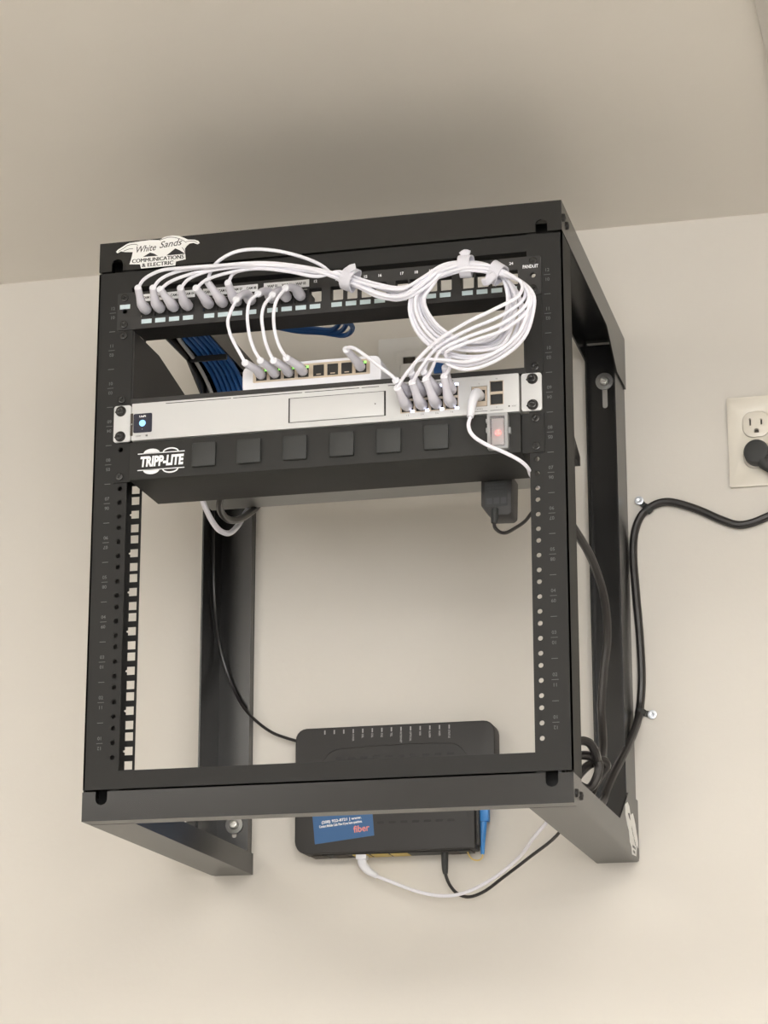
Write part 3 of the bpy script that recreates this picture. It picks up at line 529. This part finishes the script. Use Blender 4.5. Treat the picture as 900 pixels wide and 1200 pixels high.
for i, P in enumerate(SHORT_CORDS):
    t = thing('short_ethernet_cable', '%s short white patch cord hanging from the panel to the small switch' % ['leftmost', 'second from left', 'third from left', 'rightmost'][i], 'patch cord', (PX[7+i], -4, 511), 'short white patch cords down to the switch')
    MB().tube(P, R_CORD, 8, 6).build('cord', 'cord', t)
    boot(t, (PX[7+i], -3, 510.5), P[0], droop=2); boot(t, (SPX[i], 4, 424.8), P[-1], r=(5.4, 5.7, 5.0, 4.3, 4.1))
t = thing('uplink_ethernet_cable', 'white patch cord from the last switch port to the router', 'patch cord', (SPX[7], 4, 425))
MB().tube(UPLINK, R_CORD, 8, 6).build('cord', 'cord', t); boot(t, (SPX[7], 4, 424.8), UPLINK[0], r=(5.4, 5.7, 5.0, 4.3, 4.1)); boot(t, (RPX[0], -5, UZ), UPLINK[-1])
# router to modem, down inside the right post
t = thing('modem_ethernet_cable', 'white cord from the router side port, running down to the fibre modem', 'patch cord', (172, -4, 378))
path = WAN_CORD+[(232, 20, 280), (246, 26, 255), (247, 26, 150), (247, 26, 20), (246, 27, -30), (243, 60, -46), (236, 130, -42), (222, 190, -27), (210, 218, -28), (192, 246, -42)]+MODEM_WHITE[::-1][:-3]
MB().tube(path, 2.1, 8, 6).build('cord', 'cord', t)
b = MB().tube([(172.3, -3, 378.5), (171.5, -16, 377), (169.5, -26, 366), (167.3, -30, 346.6)], [5.6, 6, 5.2, 3.6], 12, 5); b.build('boot', 'switch', t)
b = MB().tube(MODEM_WHITE[:4], [6.2, 5.8, 5.2, 3.0], 12, 5); b.box(-76, -63, 431, 444, -50, -38); b.build('boot', 'switch', t, bevel=.8)
# velcro ties
for k, (P, Q, lab) in enumerate((((384, 340), None, 'white hook-and-loop tie around the cords left of the coil'), ((0, 0), None, 'white hook-and-loop tie at the top of the cord coil'), ((0, 0), None, 'white hook-and-loop tie with a loose tail right of the coil top'))):
    c, d = TIES[k]
    c, d = Vector(c), Vector(d).normalized(); u = d.orthogonal().normalized(); w = d.cross(u)
    t = thing('cable_tie', lab, 'cable tie', c, 'white hook-and-loop ties')
    b = MB(); n = 28; rad = (11.5, 10.5, 10.5)[k]; prof = [(-6.5, 0), (-6.5, 1.6), (6.5, 1.6), (6.5, 0)]; v = []
    for j in range(n):
        a = 2*math.pi*j/n; rv = u*math.cos(a)+w*math.sin(a)
        k2 = 1+.05*math.sin(3*a+k)
        for h, e in prof: v.append(tuple(c+d*(h+.8*math.sin(2*a+k))+rv*(rad*k2+e)))
    b.add(v, [(j*4+m, ((j+1) % n)*4+m, ((j+1) % n)*4+(m+1) % 4, j*4+(m+1) % 4) for j in range(n) for m in range(4)])
    b.build('band', 'velcro', t)
    s0 = c+Vector((0, -rad-1, 0)); sg = (1, .4, -1)[k]
    e = [s0+Vector((0, 0, rad*.6*sg)), s0+Vector((3*sg, -3, rad*.9*sg)), s0+Vector((7*sg, -2, rad*1.15*sg if k != 2 else -rad*1.3)), s0+Vector((10*sg if k != 2 else -13, 2, rad*1.1*sg if k != 2 else -rad*1.2))]
    if k == 0: e = [c+Vector((0, -rad-1, 4)), c+Vector((4, -rad-2.5, 7)), c+Vector((10, -rad-2, 8.5))]
    if k == 1: e = [c+Vector((-4, -5, rad)), c+Vector((0, -5, rad+2.6)), c+Vector((5, -5, rad+.8))]
    MB().tube(e, (3.6, 3.8, 4.2)[k], 8, 4, flat=(0, 1, .3)).build('tail', 'velcro', t)

# ------------------------------------------------------------------ blue horizontal cabling
random.seed(3)
for k in range(6):
    x0 = -252+6.6*k; j = random.uniform(-2, 2)
    labs = ['leftmost blue network cable dropping down the rear left rail', 'second blue network cable from the left in the rear left rail', 'third blue network cable from the left in the rear left rail', 'blue network cable with the shortest slack loop behind the panel', 'blue network cable with the middle slack loop behind the panel', 'blue network cable with the longest slack loop behind the panel']
    if k >= 3: head = BLUE_LOOPS[k-3]+[(-195, 150, 560+k), (-228+2*k, 185, 574)]
    else: head = [(PX[k], 32, 511), (PX[k]-4, 60, 516), (PX[k]-10, 95, 535), (-225+4*k, 140, 565), (-238+4*k, 190, 575)]
    P = head+[(x0, 250, 577+j), (x0+1, 320, 573+j), (x0+2, 380, 560), (x0+3, 425, 530), (x0+4, 440, 490), (x0+5, 442, 450), (-212+3*k, 438, 425), (-200+3*k, 452, 412)]
    t = MB().tube(P, 2.9, 8, 5).build('network_cable', 'blue', None, P[0])
    tag(t, labs[k], 'cable', 'blue network cables')
P = [(-190, 32, 511), (-196, 60, 520), (-225, 140, 562), (-256, 250, 572), (-258, 330, 566), (-258, 390, 548), (-257, 432, 510), (-255, 440, 450), (-222, 434, 420), (-205, 452, 408)]
tag(MB().tube(P, 2.6, 8, 5).build('network_cable', 'greyplate', None, P[0]), 'pale grey cable beside the blue cables in the rear left rail', 'cable')
t = thing('cable_strap', 'black strap across the blue cables at the rear left rail', 'cable tie', (-238, 335, 560))  # black band added in place of the dark gusset and rail top edge
MB().box(-261, -214, 318, 321, 562, 569).build('band', 'rubber', t)

# ------------------------------------------------------------------ cords behind and below the power strip
tag(MB().tube([(-171, 93.5, 333)]+LOOP_WHITE, 3.4, 8, 6, flat=None).build('power_lead', 'cord', None, (-171, 94, 333)), 'white cord sagging in a loop under the left of the power strip', 'cord')
tag(MB().tube([(-146, 93.5, 333)]+LOOP_BLACK, 4.2, 8, 6).build('power_lead', 'black_cord', None, (-146, 94, 333)), 'thick black cord sagging beside the white loop under the power strip', 'cord')
tag(MB().tube([(-262+5, 420, 500)]+[(max(p[0], -257), p[1], p[2]) for p in THIN_CORD], 1.9, 8, 6).build('thin_cord', 'black_cord', None, (-257, 420, 500)), 'thin black cord curving from the rear left rail to the modem', 'cord')
ad = thing('power_adapter', 'black power adapter hanging behind the power strip, feeding the modem', 'power adapter', (170, 120, 275))
MB().prism([(152, 318), (187, 319), (185.5, 276), (182, 273.5), (161, 274), (151.5, 286)], FRONT(98), -36, 0).build('body', 'modem', ad, bevel=1.5)
MB().prism(rect(156, 181, 284, 312), FRONT(98), 0, .3).build('rating_label', 'rubber', ad)
t = MB()
for k, s_ in enumerate(('AC ADAPTER', 'INPUT 100-240V', 'OUTPUT 12V')): t.text(s_, 3, 168.5, 309-4*k, FRONT(97.7), width=20-2*k)
for k in range(3): t.prism(rect(158+8*k, 164+8*k, 287, 294), FRONT(97.7), 0, .1)
t.build('lettering', 'dimprint', ad, smooth=False)
MB().tube([(167, 100, 281), (166.8, 98, 272), (166.2, 97, 265)], [4.6, 4.3, 3.2], 10, 4).build('strain_relief', 'rubber', ad)
path = ADAPTER_CORD+[(233, 32, 268), (254, 22, 250), (255, 20, 130), (255, 20, 10), (254, 22, -32), (250, 70, -50), (244, 170, -48), (230, 250, -32), (212, 292, -27), (190, 322, -46)]+MODEM_BLACK[::-1][:-1]
MB().tube(path, [2.0]*len(path), 8, 5).build('cord', 'black_cord', ad)
MB().tube(MODEM_BLACK[:3], [4.6, 3.8, 2.8], 10, 4).build('barrel_plug', 'rubber', ad)

# ------------------------------------------------------------------ fibre modem on the wall
mo = thing('fibre_modem', 'black fibre modem mounted on the wall under the rack', 'modem', (-25, 440, -45))
MX0, MX1, MZ0, MZ1, MF = -151, 100.5, -43, 111.5, 424.5
def arc(cx, cz, r, a0, a1, n=5): return [(cx+r*math.cos(math.radians(a0+(a1-a0)*k/n)), cz+r*math.sin(math.radians(a0+(a1-a0)*k/n))) for k in range(n+1)]
out = arc(MX1-16, MZ1-14, 14, 0, 90)+arc(MX0+14, MZ1-14, 14, 90, 180)+arc(MX0+16, MZ0+16, 16, 180, 270)+arc(71, MZ0+2, 2, 270, 360)+[(73, 20), (MX1-2, 20)]
MB().prism(out, FRONT(MF), -30, 0).build('body', 'modem', mo, bevel=3.5, seg=3)
MB().box(73, 77, MF+4, 456, -38, 20).build('fibre_bay', 'modem', mo, bevel=.6)
MB().box(-118, 66, MF+6, D-2, MZ0-1.6, MZ0+.5).build('port_row', 'dark', mo)
for a0, a1, m in ((-132, -112, 'slot'), (-104, -86, 'slot'), (-80, -60, 'gold'), (-57, -36, 'gold'), (-33, -12, 'gold'), (38, 50, 'slot')):
    MB().box(a0, a1, MF+7, D-6, MZ0-2.4, MZ0-1).build('port', m, mo)
def dashes(x0, x1, z, n):
    for k in range(n):
        x = x0+(x1-x0)*k/(n-1); place('vent', shared('vent', lambda: MB().prism(rr(-4.6, 4.6, -1.6, 1.6, 1.5, 3), FRONT(0), 0, .35), 'dark'), mo, (x, MF, z))
dashes(-95, 44, 72.5, 10); dashes(-43, 44, -8, 7)
MB().tube([(-116, MF, 70), (-104, MF, 82), (-80, MF, 85), (30, MF, 86), (52, MF, 83), (64, MF, 70)], .6, 6, 5).build('raised_rib', 'modem', mo)
MB().tube([(64, MF, -2), (64, MF, 66)], .6, 6, 2).build('raised_rib', 'modem', mo)
t = MB(); words = ['', '', '', 'POWER', 'DSL', 'DSL', 'FXS', 'TEL', 'INTERNET', 'OPTICAL', 'WAN', 'ALARM', 'WIFI', 'STATUS']
for k, w in enumerate(words):
    x = -113.5+156/13*k
    t.prism(rect(x-.8, x+.8, 103, 108), FRONT(MF), 0, .25)
    if w: t.text(w, 3.4, x-.3, 101.3-.75*len(w), FRONT(MF), rot=-90, bold=.02, width=1.7*len(w), th=.4)
t.build('lettering', 'lightmark', mo, smooth=False, label='small grey indicator names along the top')
lb = MB().plate([(p[0], p[2]) for p in MLABEL], [], FRONT(MF), 0, .3).build('label', 'bluelabel', mo, label='blue provider label')
t = MB(); f = FRONT(MF-.3)
t.text('(208) 922-8721 | www.', 4.6, -92, -3, f, rot=5.5, bold=.03, width=50); t.text('Contact Mobile Calls Fiber if you have questions.', 4.2, -93, -8, f, rot=5.5, bold=.03, width=54)
t.build('lettering', 'whiteink', lb, smooth=False)
MB().text('fiber', 11.5, -67, -14.5, f, rot=6, bold=.02, width=20).build('lettering', 'coral', lb, smooth=False)
fc = thing('fibre_cable', 'blue fibre connector with a thin yellow loop beside the modem', 'cable', (80, 441, 10))
MB().box(76.5, 87, 436, 447, -9, 24).box(75, 88.5, 437, 446, 6, 12).build('connector', 'bluefib', fc, bevel=.8)
MB().tube([FIBER_BODY[0], FIBER_BODY[1], FIBER_BODY[2]], [4.4, 4.2, 2.2], 10, 4).build('strain_relief', 'bluefib', fc)
MB().tube(FIBER, 1.0, 6, 6).build('fibre', 'yellow', fc)

# ------------------------------------------------------------------ wall outlet and power cord on the right
ol = thing('wall_outlet', 'ivory duplex wall outlet with a black plug in its lower socket', 'outlet', (425, D, 391))
OX = 424.5
MB().plate(rr(389.5, 459.5, 391, 505.5, 2), [rr(OX-17, OX+17, 452.5, 486, 13, 5), rr(OX-17, OX+17, 413, 446.5, 13, 5)], FRONT(D), 0, 6).build('plate', 'ivory', ol, bevel=1.6)
for z in (469.2, 429.7):
    so = MB().plate(rr(OX-16.4, OX+16.4, z-16.2, z+16.2, 12.5, 5), [rect(OX-8.4, OX-6.2, z-1.5, z+7.5), rect(OX+5.2, OX+7.4, z-1, z+6.5), [(OX-3, z-11)]+arc(OX, z-8.5, 3, 180, 0, 5)+[(OX+3, z-11)]], FRONT(D), 0, 7.2).build('socket', 'ivory', ol, bevel=.4)
    MB().box(OX-13, OX+13, D-2, D-1, z-13, z+13).build('contact_well', 'slot', so)
MB().lathe([(3, 0), (3, .8), (2, 1.2)], (OX, D-6, 449.4)).build('plate_screw', 'ivory', ol)
pc = thing('power_cable', 'thick black power cord from the wall outlet into the lower rack arm', 'power cord', (OX, D-8, 429))
MB().lathe([(14, 0), (15.5, 2), (15.5, 14), (14, 17.5), (10, 18.5)], (OX, D-7.3, 429.7), n=28).build('plug_head', 'rubber', pc)
MB().tube([(OX, D-17, 428), (433, D-18, 415), (444, D-18, 404)], [9, 7.5, 4.6], 12, 4).build('strain_relief', 'rubber', pc)
MB().tube(POWER_A[2:]+POWER_B+[(205, 94, 330)], 5.0, 10, 5).build('cord', 'black_cord', pc)
for (sx, sz, cx, cz), lab in zip(((277.5, 382.4, 288, 370.5), (285.6, 114.5, 271.5, 118)), ('black cord clip with a silver screw under the wall outlet', 'black cord clip with a silver screw by the lower rack arm')):
    t = thing('cord_clip', lab, 'cable clip', (sx, D, sz), 'cord clips on the wall')
    d = Vector((cx-sx, 0, cz-sz)).normalized(); nrm = Vector((0, -1, 0)); L = (Vector((cx, 0, cz))-Vector((sx, 0, sz))).length
    tan = d.cross(nrm); c0 = Vector((sx, D-1, sz)); prof = []
    for k in range(13):
        a = math.radians(205-220*k/12); prof.append(c0+d*(L-0-6.2*-math.cos(a)*-1)+nrm*(5+6.2*math.sin(a)))
    pth = [c0+nrm*2-d*4, c0+nrm*2+d*(L-7.5)]+prof
    b = MB(); v = []
    for q in pth:
        for h in (-3.5, 3.5): v.append(tuple(q+tan*h))
    n = len(pth)
    for q in pth:
        for h in (-3.5, 3.5): v.append(tuple(q+tan*h+nrm*1.4))
    fcs = [(2*k, 2*k+1, 2*k+3, 2*k+2) for k in range(n-1)]+[(2*n+2*k, 2*n+2*k+2, 2*n+2*k+3, 2*n+2*k+1) for k in range(n-1)]
    fcs += [(2*k, 2*k+2, 2*n+2*k+2, 2*n+2*k) for k in range(n-1)]+[(2*k+1, 2*n+2*k+1, 2*n+2*k+3, 2*k+3) for k in range(n-1)]+[(0, 2*n, 2*n+1, 1), (2*n-2, 2*n-1, 4*n-1, 4*n-2)]
    b.add(v, fcs).build('strap', 'rubber', t)
    screw(t, sx, D-4.2, sz, m='zincscrew', r=5.4)

# ------------------------------------------------------------------ plate on the wall behind the shelf
wp = thing('data_wall_plate', 'grey-white wall plate on the wall behind the small switch', 'wall plate', (5, D, 506))
MB().plate(rr(-53, 62, 506, 620.5, 2), [rect(-21, -4, 570, 594)], FRONT(D), 0, 6).build('plate', 'greyplate', wp, bevel=1.6)
MB().plate(rect(-29, 39, 530, 602), [rect(-20.5, -4.5, 570.5, 593.5)], FRONT(D-6), 0, 1.2).build('insert', 'greyplate', wp, bevel=.4)
MB().box(-22, -3, D-3, D-1, 569, 595).build('recess', 'slot', wp)
MB().lathe([(2.6, 0), (2.2, 1)], (5, D-6, 613)).build('plate_screw', 'greyplate', wp)
wa = thing('white_adapter', 'white plug-in box below the wall plate, behind the coiled cords', 'power adapter', (20, D-50, 520))
MB().box(-12, 52, D-62, D-7.5, 515, 566).build('body', 'greyplate', wa, bevel=3)
MB().box(33, 47, D-66, D-62, 548, 562).build('jack', 'blue', wa, bevel=.6)
